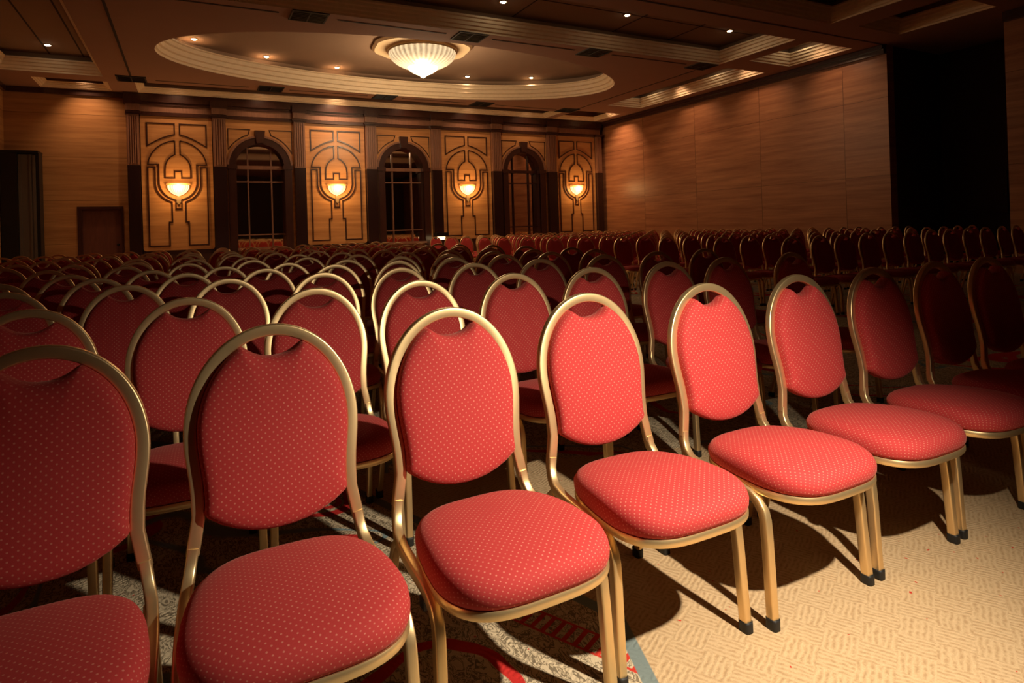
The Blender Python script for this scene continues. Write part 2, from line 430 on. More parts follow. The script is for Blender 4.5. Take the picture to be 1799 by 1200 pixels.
# thin shadow grooves in the ceiling (fine dark beads fixed under it)
b = MB(); t = .022; z0, z1 = HC-.006, HC+.004
def gx(y, xa, xb): b.box(xa, xb, y-t, y+t, z0, z1)
def gy(x, ya, yb): b.box(x-t, x+t, ya, yb, z0, z1)
NV = [(-1.12, 11.3), (1.97, 11.3), (5.06, 11.17), (8.07, 11.08), (11.3, 11.0)]
BV = [(-1.12, 17.2), (2.03, 17.0), (5.05, 16.95)]
VX = [-1.12, 1.97, 5.06, 8.07, 11.3]
for i in range(4): gx(11.22, VX[i]+.5, VX[i+1]-.5); gx(17.22, VX[i]+.5, VX[i+1]-.5)
gy(-1.12, 11.7, 16.9); gy(11.45, 11.6, 16.9); gy(-1.12, 8.8, 10.9); gx(8.27, L_, R); 
struct(b.build('trim_12', M['groove']))
b = MB()
for x in (-2.05, -2.69): b.box(x-.015, x+.015, 11.2, 17.2, RZ-.008, RZ+.003)
for x in (1.2, 3.3, 5.9, 8.4, 10.0): b.box(x-.012, x+.012, 8.8, 10.95, RZ-.008, RZ+.003)
b.box(-.9, 11.6, 9.9, 9.92, RZ-.007, RZ+.003)
struct(b.build('trim_13', M['groove']))
# dark crown along side walls and the plain stretch of back wall
b = MB().box(R-.10, R, RW, D-.1, 4.80, 4.98).box(R-.16, R-.1, RW, D-.1, 4.90, 4.98)
struct(b.build('trim_14', M['mahogany']))
b = MB().box(L_+.01, -1.42, D-.08, D, 4.86, 4.985).box(L_, L_+.08, Y0, D-.08, 4.86, 4.985)
struct(b.build('trim_15', M['mahogany']))
b = MB().box(R-.10, R, Y0, 6.0, 4.80, 4.98); struct(b.build('trim_16', M['mahogany']))
b = MB().box(R-.02, R, RW, D, 0, .12); struct(b.build('baseboard_right', M['mahogany']))
b = MB().box(L_, L_+.02, Y0, D, 0, .12); struct(b.build('baseboard_left', M['mahogany']))

# ------------------------------------------------------------------ back wall: pilasters, panels, arches
PIL = [(-1.37, -1.09), (.655, .985), (2.79, 3.10), (4.90, 5.235), (7.05, 7.38), (9.23, 9.57), (11.43, 11.80), (13.56, 13.79)]
ZB, ZF, ZT = 4.43, 4.53, 4.70
names = ['first', 'second', 'third', 'fourth', 'fifth', 'sixth', 'seventh', 'eighth']
for i, (x0, x1) in enumerate(PIL):
    t_ = thing('pilaster', '', 'pilaster', ((x0+x1)/2, D, 0), 'pilasters along the back wall')
    extra = ['beside the service door', 'between left lamp panel and left arch', 'right of the left arch', 'left of the middle arch',
             'right of the middle arch', 'left of the right arch', 'right of the right arch', 'narrow, in the right corner of the back wall'][i]
    t_['label'] = '%s dark wooden pilaster from the left, %s' % (names[i], extra)
    c = t_.location; yf = D-.16
    b = MB().box(x0, x1, yf+.02, D+.1, 3.09, ZB)
    nf = 5; ww = (x1-x0)/(nf*2+1)
    for k in range(nf): b.box(x0+ww*(2*k+1), x0+ww*(2*k+2), yf-.004, yf+.02, 3.14, ZB-.04)
    local(b, c).build('upper_shaft', M['reeded'], t_)
    local(MB().box(x0, x1, yf, D+.1, .62, 3.09), c).build('lower_shaft', M['mahog_low'], t_)
    local(MB().box(x0, x1, yf-.05, D+.1, 0, .55).box(x0, x1, yf-.03, D+.1, .55, .62), c).build('plinth', M['mahogany'], t_)
    local(MB().box(max(x0-.03,-1.38), x1+.03, yf-.03, D+.05, ZB, ZB+.035).box(max(x0-.05,-1.38), x1+.05, yf-.06, D+.05, ZB+.035, ZF-.02), c).build('capital', M['mahogany'], t_)
# cornice
b = MB().box(-1.40, R-.17, D-.10, D+.1, ZB, ZF-.01); struct(b.build('trim_17', M['mahogany']))
b = MB().box(-1.38, R-.17, D-.08, D+.1, ZF, ZT)
for x0, x1 in PIL[:7]: b.box(x0-.02, x1+.02, D-.19, D-.08, ZF, ZT)
struct(b.build('trim_18', M['reeded']))
b = MB().box(-1.42, R-.17, D-.13, D+.1, ZT, 4.78).box(-1.42, R-.17, D-.19, D+.1, 4.78, 4.985)
for x0, x1 in PIL[:7]: b.box(x0-.05, x1+.05, D-.26, D-.19, ZT, 4.90)
struct(b.build('trim_19', M['mahogany']))

PAN = [(-1.08, .645), (3.11, 4.89), (7.39, 9.22), (11.81, 13.55)]
BZ0 = .82
def upoint(cx, w, x, y):  # read-off drawing units -> metres on the panel
    return (cx+(x-397)/560*w, 4.40-(y-110)/282.0)
where = ['left of the left arch', 'between the left and middle arches', 'between the middle and right arches', 'right of the right arch']
for i, (x0, x1) in enumerate(PAN):
    cx, wd = (x0+x1)/2, (x1-x0)
    t_ = thing('decorative_panel', 'tall honey wood panel with dark chalice inlay, %s' % where[i], 'wall panel', (cx, D, 0), 'inlaid panels of the back wall')
    c = t_.location
    r = .07; z1 = ZB-.005
    pts = [(x0+.01, z1), (x1-.01, z1)]+arc(x1-.01-r, BZ0+r, r, r, 0, -90, 5)+arc(x0+.01+r, BZ0+r, r, r, -90, -180, 5)
    local(MB().prism(pts, D-.03, D+.1), c).build('board', M['honey'], t_)
    local(MB().box(x0, x1, D+.0, D+.1, 0, BZ0+.06).box(x0, x1, D-.045, D, 0, .70), c).build('base_board', M['mahogany'], t_)
    b = MB(); W = .034*wd/1.73; ya, yb = D-.052, D-.03
    def U(pl): return [upoint(cx, wd, x, y) for x, y in pl]
    def mir(pl): return [(794-x, y) for x, y in pl]
    def acs(cx_, cy_, rx, ry, a0, a1, n=10): return [(cx_+rx*math.cos(math.radians(a0+(a1-a0)*k/n)), cy_-ry*math.sin(math.radians(a0+(a1-a0)*k/n))) for k in range(n+1)]
    s1 = [(168,157)]+[(377,157)]+acs(397, 515, 272, 277, 94.5, 147, 9)
    s1 = [(168,157),(377,157),(377,238)]+[(330,250),(280,268),(225,296),(168,328)]
    s2 = [(377,286)]+[(330,294),(280,314),(235,345),(198,388),(178,430),(170,468),(250,468),(250,600)]+acs(397, 600, 147, 135, 180, 250, 10)[1:]+[(375,738),(375,805),(397,805)]
    s3 = [(377,286),(377,390),(345,408),(318,435),(302,470),(298,510),(298,570),(370,570),(370,520),(397,520)]
    s4 = [(168,490),(222,490),(222,612)]+acs(397, 612, 175, 146, 180, 248, 10)[1:]+[(345,752),(345,905),(322,905),(322,1085),(168,1085)]
    for fn in (lambda p: p, mir):
        b.ribbon(U(fn(s1)), W, ya, yb, True); b.ribbon(U(fn(s4)), W, ya, yb, True)
        b.ribbon(U(fn(s2)), W, ya, yb); b.ribbon(U(fn(s3)), W, ya, yb)
    local(b, c).build('inlay', M['inlay'], t_)

ARCH = [(.99, 2.785, 1.80), (5.24, 7.045, 6.08), (9.575, 11.425, 10.41)]
for i, (x0, x1, cx) in enumerate(ARCH):
    cx = (x0+x1)/2-.02
    t_ = thing('window_%d' % (i+1), ['left', 'middle', 'right'][i]+' arched mirror window in dark frame on the back wall', 'window', (cx, D, 0)); t_['kind'] = 'structure'
    c = t_.location; ri, ro, zs = .64, .85, 3.12
    pts = [(x0, 0), (x0, ZB), (x1, ZB), (x1, 0), (cx+ro, 0)]+arc(cx, zs, ro, ro, 0, 180, 24)+[(cx-ro, 0)]
    local(MB().prism(pts, D-.02, D+.1), c).build('spandrel', M['honey'], t_)
    for s in (-1, 1):   # dark engraved line around each spandrel half
        xe = (x0 if s < 0 else x1); q = [(xe-s*.05, 4.17), (cx+s*.26, 4.17), (cx+s*.26, zs+.93)]
        a = arc(cx, zs, ro+.10, ro+.10, 90-s*19, 90-s*(66), 9); a = [p for p in a if s*(p[0]-cx) < s*(xe-cx)-.04]
        local(MB().ribbon(q[:2]+a, .026, D-.035, D-.02, True), c).build('spandrel_inlay', M['inlay'], t_)
    def band(r0, r1, ya, yb, name, mat, zb=0.0):
        pts = arc(cx, zs, r1, r1, 0, 180, 28)
        inn = arc(cx, zs, r0, r0, 180, 0, 28)
        pp = [(cx+r1, zb)]+pts+[(cx-r1, zb), (cx-r0, zb)]+inn+[(cx+r0, zb)]
        return local(MB().prism(pp, ya, yb), c).build(name, mat, t_)
    band(ri, ro, D-.06, D+.3, 'frame', M['mahogany'])
    band(ro-.025, ro+.03, D-.085, D-.02, 'archivolt', M['reeded'], zb=3.16)
    b = MB()
    for s in (-1, 1):
        xa, xb = sorted((cx+s*(ri-.03), cx+s*(ro+.02)))
        b.box(xa, xb, D-.12, D+.1, 3.04, 3.16).box(xa+.03, xb-.03, D-.10, D, 0, 3.04).box(xa, xb, D-.14, D, 0, .3)
    local(b, c).build('jamb_column', M['mahogany'], t_)
    kp = [(cx-.095, zs+ri+.02), (cx-.14, zs+ro+.17), (cx+.14, zs+ro+.17), (cx+.095, zs+ri+.02)]
    local(MB().prism(kp, D-.14, D), c).build('keystone', M['mahogany'], t_)
    pts = [(cx+ri+.02, .5)]+arc(cx, zs, ri+.02, ri+.02, 0, 180, 24)+[(cx-ri-.02, .5)]
    local(MB().prism(pts, D+.24, D+.26), c).build('pane', M['mirror'], t_)
    b = MB()
    for xx in (cx-.32, cx+.31):
        zt = zs+math.sqrt(ri*ri-(xx-cx)**2); b.box(xx-.018, xx+.018, D+.18, D+.24, .5, zt)
    for zz in (2.70, 1.17): b.box(cx-ri, cx+ri, D+.185, D+.24, zz-.018, zz+.018)
    b.box(cx-ri, cx+ri, D+.15, D+.24, zs-.06, zs+.04)
    local(b, c).build('mullion', M['mahogany'] if i == 2 else M['reeded'], t_)
    local(MB().box(cx-ri-.02, cx+ri+.02, D-.16, D+.3, .74, .80).box(cx-ri, cx+ri, D-.02, D+.3, 0, .74), c).build('sill', M['reeded'], t_)

# service door
t_ = thing('door_1', 'dark red-brown service door near left end of back wall', 'door', ((DX0+DX1)/2, D, 0)); t_['kind'] = 'structure'
c = t_.location
local(MB().box(DX0, DX0+.10, D-.02, D+.15, 0, DH).box(DX1-.05, DX1, D-.02, D+.15, 0, DH).box(DX0+.1, DX1-.05, D-.02, D+.15, DH-.07, DH), c).build('door_frame', M['mahogany'], t_)
local(MB().box(DX0+.10, DX1-.05, D+.07, D+.12, 0.01, DH-.07), c).build('door_leaf', M['doorwood'], t_)
local(MB().lathe([(0,.0),(.03,.0),(.035,.02),(.02,.04),(0,.04)], 0, 0, 16), (0,0,0))
kb = MB().lathe([(0.001,0),(.03,0),(.035,.02),(.02,.045),(0.001,.05)], 0, 0, 16)
kb.v = [Vector((DX1-.14+q.x, D+.07-q.z, 1.02+q.y)) for q in kb.v]
local(kb, c).build('door_knob', M['black'], t_)

# dark folding partition in the left corner
t_ = thing('folding_partition', 'tall black folding partition stacked in the left corner beside the service door wall', 'partition', (-3.5, D-.5, 0))
c = t_.location
local(MB().box(L_+.02, -3.58, D-.55, D-.05, 0.02, 3.30), c).build('dark_bay', M['black'], t_)
local(MB().box(-3.575, -3.30, D-.50, D-.40, 0.02, 3.27).box(-3.575, -3.52, D-.52, D-.50, .02, 3.27).box(-3.36, -3.32, D-.52, D-.50, .02, 3.27), c).build('panel', M['greypanel'], t_)
local(MB().box(-3.295, -3.24, D-.52, D-.38, 0.02, 3.25), c).build('edge_strip', M['greypanel'], t_)
local(MB().box(-3.235, -3.17, D-.50, D-.08, 0.02, 3.30).box(L_+.02, -3.17, D-.56, D-.04, 3.30, 3.36), c).build('frame', M['black'], t_)
local(MB().box(L_+.02, -3.17, D-.52, D-.08, 0, .02), c).build('base', M['black'], t_)
# access hatch in the dark recess
t_ = thing('wall_hatch', 'square dark hatch on the black recess wall at right', 'hatch', (R+2.0, 7.45, 1.7))
c = t_.location; hx = R+2.1
local(MB().box(hx-.05, hx-.004, 6.95, 7.75, 1.15, 2.10), c).build('hatch_door', M['darkwall'], t_)
local(MB().box(hx-.055, hx-.03, 6.98, 7.03, 1.55, 1.68), c).build('handle', M['black'], t_)

# ------------------------------------------------------------------ ceiling fittings
vents = [(x, 11.22, 'front') for x in VX]+[(x, 17.22, 'rear') for x in [-1.12, 2.0, 5.05, 8.1, 11.24]]
ordn = ['first', 'second', 'third', 'fourth', 'fifth']
for i, (x, y, rw) in enumerate(vents):
    k = i % 5; hw = .31; hd = .27 if rw == 'front' else .30
    t_ = thing('ceiling_vent', 'black square ceiling vent, %s from the left in the %s vent row' % (ordn[k], 'near' if rw == 'front' else 'far, back wall'), 'vent', (x, y, HC), 'black ceiling vents')
    c = t_.location; z = HC
    local(MB().box(x-hw, x+hw, y-hd, y-hd+.03, z-.02, z-.001).box(x-hw, x+hw, y+hd-.03, y+hd, z-.02, z-.001).box(x-hw, x-hw+.03, y-hd+.03, y+hd-.03, z-.02, z-.001)
          .box(x+hw-.03, x+hw, y-hd+.03, y+hd-.03, z-.02, z-.001).box(x-.012, x+.012, y-hd+.03, y+hd-.03, z-.02, z-.001), c).build('frame', M['pan'], t_)
    for s in (-1, 1):
        b = MB(); xa, xb = sorted((x+s*.013, x+s*(hw-.031)))
        b.box(xa, xb, y-hd+.03, y+hd-.03, z-.006, z-.001)
        for q in range(7):
            yy = y-hd+.06+q*(2*hd-.12)/6; b.box(xa, xb, yy-.006, yy+.006, z-.016, z-.006)
        local(b, c).build('grille', M['black'], t_)

SPOTS = [  # x, y, z, label, power factor
 (-2.60, 16.40, RZ, 'in the left long coffer near the service door', 1.0),
 (5.35, 10.28, RZ, 'in the near coffer, at the top edge of the view', 1.0),
 (8.02, 9.95, RZ, 'in the near coffer, middle of its three', .12),
 (10.84, 9.88, RZ, 'in the near coffer, at its right end', .08),
 (13.0, 12.6, RZ, 'in the narrow right coffer, its nearer one', .15),
 (13.0, 15.3, RZ, 'in the narrow right coffer, its farther one', .5),
 (13.1, 9.82, RZ, 'in the small square coffer by the right wall', .08)]
for k, (px, py) in enumerate([(.186,13.332),(1.571,14.105),(3.135,14.458),(6.303,14.185),(7.883,13.72),(9.447,12.818)]):
    s_ = (OZ+.1-CAM_H)/(HC-CAM_H); SPOTS.append((px*s_, py*s_, OZ+.1, 'in the oval recess, %s from the left of its six' % ['first','second','third','fourth','fifth','sixth'][k], .5))
for x, y, z, lb, pw in SPOTS:
    t_ = thing('ceiling_downlight', 'small bright round downlight '+lb, 'downlight', (x, y, z), 'recessed ceiling downlights')
    c = t_.location
    local(MB().lathe([(.055, z-.004), (.06, z-.018), (.085, z-.012), (.09, z-.002), (.055, z-.002)], x, y, 24), c).build('trim_ring', M['ring'], t_, smooth=True)
    local(MB().lathe([(.054, z-.002), (.05, z-.016), (.03, z-.028), (.001, z-.032)], x, y, 20), c).build('bulb', M['bulb'], t_, smooth=True)
    spot('downlight_lamp', (x, y, z-.06), (x, y, 0), DOWN_W*pw, 88, .7, WARM, .05, t_)

# chandelier in the oval
CX, CYY = 5.12, 14.15; z = OZ+.1
t_ = thing('chandelier', 'glowing crystal bowl chandelier on scalloped plate in the oval ceiling', 'chandelier', (CX, CYY, z)); c = t_.location
def scal(a): return 1+.05*abs(math.sin(4*a))+.02*math.sin(8*a+.5)
local(MB().lathe([(.001, z-.002), (1.12, z-.002), (1.16, z-.04), (1.10, z-.09), (.95, z-.07), (.80, z-.09), (.78, z-.12), (.001, z-.12)], CX, CYY, 96, scal), c).build('scalloped_plate', M['plate'], t_, smooth=True, sharp=40)
local(MB().lathe([(.80, z-.09), (.84, z-.12), (.84, z-.15), (.80, z-.16)], CX, CYY, 64), c).build('rim', M['ring'], t_, smooth=True)
def rib(a): return 1+.012*math.sin(36*a)
gb = MB().lathe([(.80, z-.15), (.79, z-.22), (.74, z-.31), (.64, z-.40), (.50, z-.475), (.34, z-.515), (.22, z-.53)], CX, CYY, 216, rib)
local(gb, c).build('glass_bowl', M['chandglass'], t_, smooth=True)
local(MB().lathe([(.36, z-.47), (.37, z-.51), (.33, z-.57), (.22, z-.64), (.10, z-.69), (.05, z-.74), (.001, z-.76)], CX, CYY, 48), c).build('glass_cup', M['chandtip'], t_, smooth=True)
point('chandelier_lamp', (CX, CYY, z-1.12), CHAND_W, (1, .72, .42), .3, t_)

# wall sconces
for i, (x0, x1) in enumerate(PAN):
    cx = (x0+x1)/2; zz = 2.40; y = D-.03
    t_ = thing('wall_sconce', 'glowing amber half-bowl sconce on the inlaid panel %s' % where[i], 'wall lamp', (cx, y, zz), 'sconces on the back wall panels'); c = t_.location
    pr = [(.255, zz+.17), (.262, zz+.13), (.25, zz+.08), (.215, zz+.02), (.16, zz-.04), (.09, zz-.085), (.03, zz-.11), (.001, zz-.12)]
    v = []; f = []; seg = 24; n = len(pr)
    for j in range(seg+1):
        a = PI+PI*j/seg; g = 1+.035*math.sin(22*a)
        for r, h in pr: v.append((cx+r*g*math.cos(a), y-.002+.62*r*g*math.sin(a), h))
    for j in range(seg):
        for q in range(n-1): f.append((j*n+q, (j+1)*n+q, (j+1)*n+q+1, j*n+q+1))
    mb = MB().add(v, f); o = local(mb, c).build('glass_bowl', M['sconceglass'], t_, smooth=True)
    v = []; f = []; pr2 = [(.262, zz+.17), (.285, zz+.18), (.29, zz+.215), (.25, zz+.225)]; n = 4
    for j in range(seg+1):
        a = PI+PI*j/seg
        for r, h in pr2: v.append((cx+r*math.cos(a), y-.002+.62*r*math.sin(a), h))
    for j in range(seg):
        for q in range(n): f.append((j*n+q, (j+1)*n+q, (j+1)*n+(q+1)%n, j*n+(q+1)%n))
    local(MB().add(v, f), c).build('rim', M['sconcerim'], t_, smooth=True, sharp=40)
    local(MB().box(cx-.05, cx+.05, y-.03, y-.001, zz-.30, zz-.12).box(cx-.03, cx+.03, y-.05, y-.001, zz-.34, zz-.30), c).build('bracket', M['ring'], t_)
    point('sconce_lamp', (cx, y-.30, zz+.10), SCONCE_W, (1, .55, .2), .08, t_)

# small lamp on a dark stand near the middle arch
sx, sy = 7.08, 18.35
t_ = thing('lamp_stand', 'small dark hooded lamp with glowing pale shade near base of middle arch', 'lamp', (sx, sy, 0)); c = t_.location
local(MB().lathe([(.001,0),(.14,0),(.14,.02),(.02,.04),(.001,.05)], sx, sy, 24), c).build('base', M['black'], t_)
local(MB().lathe([(.015,.03),(.015,.84)], sx, sy, 12), c).build('pole', M['black'], t_)
local(MB().lathe([(.001,.83),(.10,.83),(.13,.88),(.13,.93),(.001,.93)], sx, sy, 24), c).build('glowing_shade', simple('pale_lit_shade', (1,.8,.5,1), .5, emis=(1,.72,.36,1), estr=3), t_)
local(MB().box(sx-.20, sx+.20, sy-.15, sy+.15, .935, 1.06), c).build('hood', M['black'], t_)

# wall-wash lamps over the far coffers, out of direct sight inside the recesses
for k, (x, y, tx, ty, tz, e) in enumerate([
  (3.99, 18.05, 3.99, 19.0, 3.7, 1.7), (-.2, 18.05, -.2, 19.0, 3.2, .6), (8.3, 18.05, 8.3, 19.0, 3.4, .5), (1.9, 18.05, 1.9, 19, 3.4, .35), (6.1, 18.05, 6.1, 19, 3.4, .35), (10.5, 18.05, 10.5, 19, 3.4, .4),
  (12.9, 17.6, 13.956, 17.7, 3.3, 2.0), (12.75, 14.1, 13.956, 14.1, 3.9, .65), (12.75, 11.6, 13.956, 11.6, 3.9, .5), (12.7, 9.6, 13.956, 9.3, 3.9, .5), (-2.3, 18.3, -2.0, 19, 3.0, 1.0)]):
    t_ = thing('wash_downlight', 'small recessed wall-wash lamp tucked inside a far ceiling coffer', 'downlight', (x, y, RZ), 'wall-wash lamps in the coffers'); c = t_.location
    local(MB().lathe([(.05, RZ-.002), (.05, RZ-.03), (.035, RZ-.03), (.035, RZ-.002)], x, y, 16), c).build('lamp_can', M['ring'], t_)
    spot('wash_lamp', (x, y, RZ-.06), (tx, ty, tz), WASH_W*e, 84 if tx > 13 else 95, 1.0, (1, .60, .34), .06, t_)

# ------------------------------------------------------------------ chairs
def smooth(t): t = max(0, min(1, t)); return t*t*(3-2*t)
def backy(z): return .145+.075*smooth((z-.38)/.60)
def halfw(z):   # centreline half width of the stiles
    if z < .52: return .200-(z-.38)/.14*.025
    if z < .56: return .175+.0006*((z-.52)/.04)
    return .1756+.0129*smooth((z-.56)/.14)
def rprof(a, b_, r=.3, n=3):
    """rounded rectangle profile, half sizes a (along up) and b"""
    q = []; rr = min(a, b_)*r*2*.5
    for cx, cy, s in ((a-rr, b_-rr, 0), (-a+rr, b_-rr, 90), (-a+rr, -b_+rr, 180), (a-rr, -b_+rr, 270)):
        for k in range(n+1):
            t = math.radians(s+90*k/n); q.append((cx+rr*math.cos(t), cy+rr*math.sin(t)))
    return q
BODY = {}
def back_uv(co):
    dx, dz = co.x, co.z-.70; L = max(math.hypot(dx, dz), 1e-6); e = max(0, co.y-(backy(co.z)-.038))*1.1
    return (co.x+dx/L*e, co.z+dz/L*e)
def seat_uv(co):
    d = Vector((co.x, co.y+.108)); L = max(d.length, 1e-6); e = max(0, .445-co.z)*1.25
    return (co.x+d.x/L*e, co.y+d.y/L*e)
def chair_meshes():
    zc, top = .70, .928
    path = [(-halfw(z), backy(z), z) for z in (.440,.46,.48,.50,.52,.54,.57,.60,.63,.66,.68)]
    for x, z in arc(0, zc, .1885, top-zc, 180, 0, 40): path.append((x, backy(z), z))
    path += [(halfw(z), backy(z), z) for z in (.68,.66,.63,.60,.57,.54,.52,.50,.48,.46,.440)]
    p = rprof(.0115, .0145, .38)
    BODY['back_frame'] = (MB().sweep(path, p, (0,1,0)), M['gold'], True, None)
    def legpath(s):
        pts = [(.1875,.148,.455),(.192,.144,.425),(.197,.128,.398),(.202,.100,.379),(.206,.05,.371),(.208,0,.369),(.210,-.06,.368),(.2105,-.12,.366),(.211,-.155,.359),
               (.2115,-.182,.345),(.212,-.198,.323),(.2125,-.205,.30),(.214,-.211,.24),(.216,-.217,.14),(.219,-.225,.02)]
        return [(s*x, y, z) for x, y, z in pts]
    def rear(s):
        pts = [(.195,.118,.360),(.196,.145,.335),(.197,.162,.30),(.199,.185,.22),(.202,.215,.11),(.205,.242,.02)]
        return [(s*x, y, z) for x, y, z in pts]
    for s, nm in ((-1, 'L'), (1, 'R')):
        BODY['fl'+nm] = (MB().sweep(legpath(s), rprof(.0125, .0145, .4), (1,0,0)), M['gold'], True, None)
        BODY['rl'+nm] = (MB().sweep(rear(s), rprof(.011, .0125, .4), (1,0,0)), M['gold'], True, None)
        for q, (x, y) in (('f', (s*.2193, -.2257)), ('r', (s*.2052, .2435))):
            BODY[q+'c'+nm] = (MB().sweep([(x,y,0),(x,y,.006),(x*.999,y*.999,.024),(x*.998,y*.998,.030)], [(a*1.25, b_*1.25) for a, b_ in rprof(.0115,.0145,.6)], (1,0,0)), M['rubber'], True, None)
    # seat
    def outline(n=56):
        o = []
        for i in range(n):
            t = 2*PI*i/n; cs, sn = math.cos(t), math.sin(t)
            ex = 2/3.3; X = math.copysign(abs(cs)**ex, cs); Y = math.copysign(abs(sn)**ex, sn)
            y = -.112+.222*Y; wd = .216-.026*smooth((y+.22)/.34)
            o.append((X*wd, y))
        return o
    OL = outline(); n = len(OL); C0 = (0, -.108)
    rings = [(s_, z_-.013) for s_, z_ in ((.93,.400),(.982,.403),(1.0,.413),(1.004,.428),(.994,.443),(.968,.4545),(.92,.463),(.85,.469),(.74,.473),(.6,.476),(.4,.478),(.2,.479))]
    v = []; f = []
    for s, z in rings:
        for x, y in OL:
            yy = C0[1]+(y-C0[1])*s; dz = (-.006*smooth((-.20-yy)/.13)-.012*smooth((yy+.12)/.2)) if z > .42 else 0
            v.append((x*s, yy, z+dz))
    v.append((0, C0[1], .4665)); c = len(v)-1
    for k in range(len(rings)-1):
        for j in range(n): f.append((k*n+j, k*n+(j+1)%n, (k+1)*n+(j+1)%n, (k+1)*n+j))
    k = len(rings)-1
    for j in range(n): f.append((k*n+j, k*n+(j+1)%n, c))
    f.append(tuple(range(n)))
    BODY['seat'] = (MB().add(v, f), M['fabric'], True, lambda co: seat_uv(co))
    v = []; f = []; pr = [(.90,.386),(.90,.366),(.985,.366),(.995,.371),(.995,.382),(.985,.387)]
    for s, z in pr:
        for x, y in OL: v.append((x*s, C0[1]+(y-C0[1])*s, z))
    for k in range(6):
        for j in range(n): f.append((k*n+j, k*n+(j+1)%n, ((k+1)%6)*n+(j+1)%n, ((k+1)%6)*n+j))
    BODY['seat_rim'] = (MB().add(v, f), M['gold'], True, None)
    v = [(x*.9, C0[1]+(y-C0[1])*.9, z) for z in (.372,.384) for x, y in OL]
    BODY['seat_pan'] = (MB().add(v, [tuple(range(n)), tuple(range(n, 2*n))]+[(j,(j+1)%n,(j+1)%n+n,j+n) for j in range(n)]), M['pan'], False, None)
    BODY['link_clip'] = (MB().box(-.226,-.196,-.150,-.122,.328,.352).box(-.222,-.20,-.145,-.127,.352,.36), M['black'], False, None)
    # backrest cushion
    g = .0165
    half = []
    for t in (0, .2, .4, .6, .8): half.append((.162*t, .466+.056*(t**2.2)))
    half.append((.158,.520)); half.append((.1625,.529))
    for z in (.545,.57,.60,.64,.68): half.append((halfw(z)-g+.002, z))
    for x, z in arc(0, zc, .1885-g+.002, top-zc-g+.002, 4, 90, 34):
        if x > .074: half.append((x, z))
    tipz = half[-1][1]
    for x, d_ in ((.0715,.001),(.063,.006),(.053,.0135),(.041,.021),(.027,.0265),(.013,.0293)): half.append((x, tipz-d_))
    half.append((0, tipz-.030))
    OLb = half+[(-x, z) for x, z in reversed(half[1:-1])]
    n = len(OLb); C1 = (0, .70)
    rings = [(.90,.020),(.97,.018),(1.0,.010),(1.0,-.004),(.998,-.018),(.988,-.028),(.963,-.036),(.915,-.0415),(.82,-.045),(.6,-.0475),(.4,-.0485),(.2,-.049)]
    v = []; f = []
    for s, d in rings:
        for x, z in OLb:
            zz = C1[1]+(z-C1[1])*s; v.append((x*s, backy(zz)+d, zz))
    v.append((0, backy(.70)-.049, .70)); c = len(v)-1
    for k in range(len(rings)-1):
        for j in range(n): f.append((k*n+j, k*n+(j+1)%n, (k+1)*n+(j+1)%n, (k+1)*n+j))
    k = len(rings)-1
    for j in range(n): f.append((k*n+j, k*n+(j+1)%n, c))
    v.append((0, backy(.70)+.020, .70)); c2 = len(v)-1
    for j in range(n): f.append((j, (j+1)%n, c2))
    BODY['backrest'] = (MB().add(v, f), M['fabric'], True, lambda co: back_uv(co))
chair_meshes()
TREE = [('backrest','backrest',[]),('seat','seat',[('seat_rim','seat_rim'),('seat_pan','seat_pan')]),('back_frame','back_frame',[]),
        ('flL','leg',[('fcL','foot_cap')]),('flR','leg',[('fcR','foot_cap')]),('rlL','leg',[('rcL','foot_cap')]),('rlR','leg',[('rcR','foot_cap')]),('link_clip','link_clip',[])]
def build_proto():
    root = bpy.data.objects.new('banquet_chair', None); COL.objects.link(root); root.empty_display_size = .2
    for key, nm, kids in TREE:
        mb, mat, sm, uv = BODY[key]; o = mb.build(nm, mat, root, smooth=sm, uv=uv, sharp=50 if mat is M['gold'] else None)
        for k2, n2 in kids:
            mb2, mat2, sm2, uv2 = BODY[k2]; mb2.build(n2, mat2, o, smooth=sm2, uv=uv2, sharp=50 if mat2 is M['gold'] else None)
    return root
PROTO = build_proto()
def join_mesh():
    mats = [M['fabric'], M['gold'], M['rubber'], M['pan'], M['black']]
    me = bpy.data.meshes.new('banquet_chair'); V = []; F = []; MI = []; UV = []
    for key, (mb, mat, sm, uv) in BODY.items():
        n0 = len(V); V += [tuple(q) for q in mb.v]; F += [tuple(i+n0 for i in f) for f in mb.f]; MI += [mats.index(mat)]*len(mb.f)
        UV += [uv(q) if uv else (0,0) for q in mb.v]
    me.from_pydata(V, [], F); me.update()
    for m_ in mats: me.materials.append(m_)
    for p, i in zip(me.polygons, MI): p.material_index = i; p.use_smooth = True
    l = me.uv_layers.new(name='UVMap')
    for lp in me.loops: l.data[lp.index].uv = UV[lp.vertex_index]
    bm = bmesh.new(); bm.from_mesh(me); bmesh.ops.recalc_face_normals(bm, faces=bm.faces); bm.to_mesh(me); bm.free()
    me.set_sharp_from_angle(angle=math.radians(50))
    return me
FAR = join_mesh()
used = [False]
def copy_tree(o, parent=None):
    c = o.copy(); COL.objects.link(c); c.parent = parent
    for ch in list(o.children): copy_tree(ch, c)
    return c
def to_px(X, Y, Z):
    v = Vector((X, Y, Z-CAM_H)); d = v.dot(fwd); x = v.dot(rt)/d; y = v.dot(upv)/d
    return 900+F_PX*x, CY_PX-F_PX*y, d
CH = []   # x, y, yaw, label, group
TOPY, ZTOP = .217, .94
def ray_y(px, Y):   # X where image column px crosses depth Y at chair-top height
    t = (px-900)/F_PX
    lo, hi = -12, 30
    for _ in range(60):
        mid = (lo+hi)/2; a, b_, d = to_px(mid, Y, ZTOP)
        if d <= 0 or a < px: lo = mid
        else: hi = mid
    return (lo+hi)/2
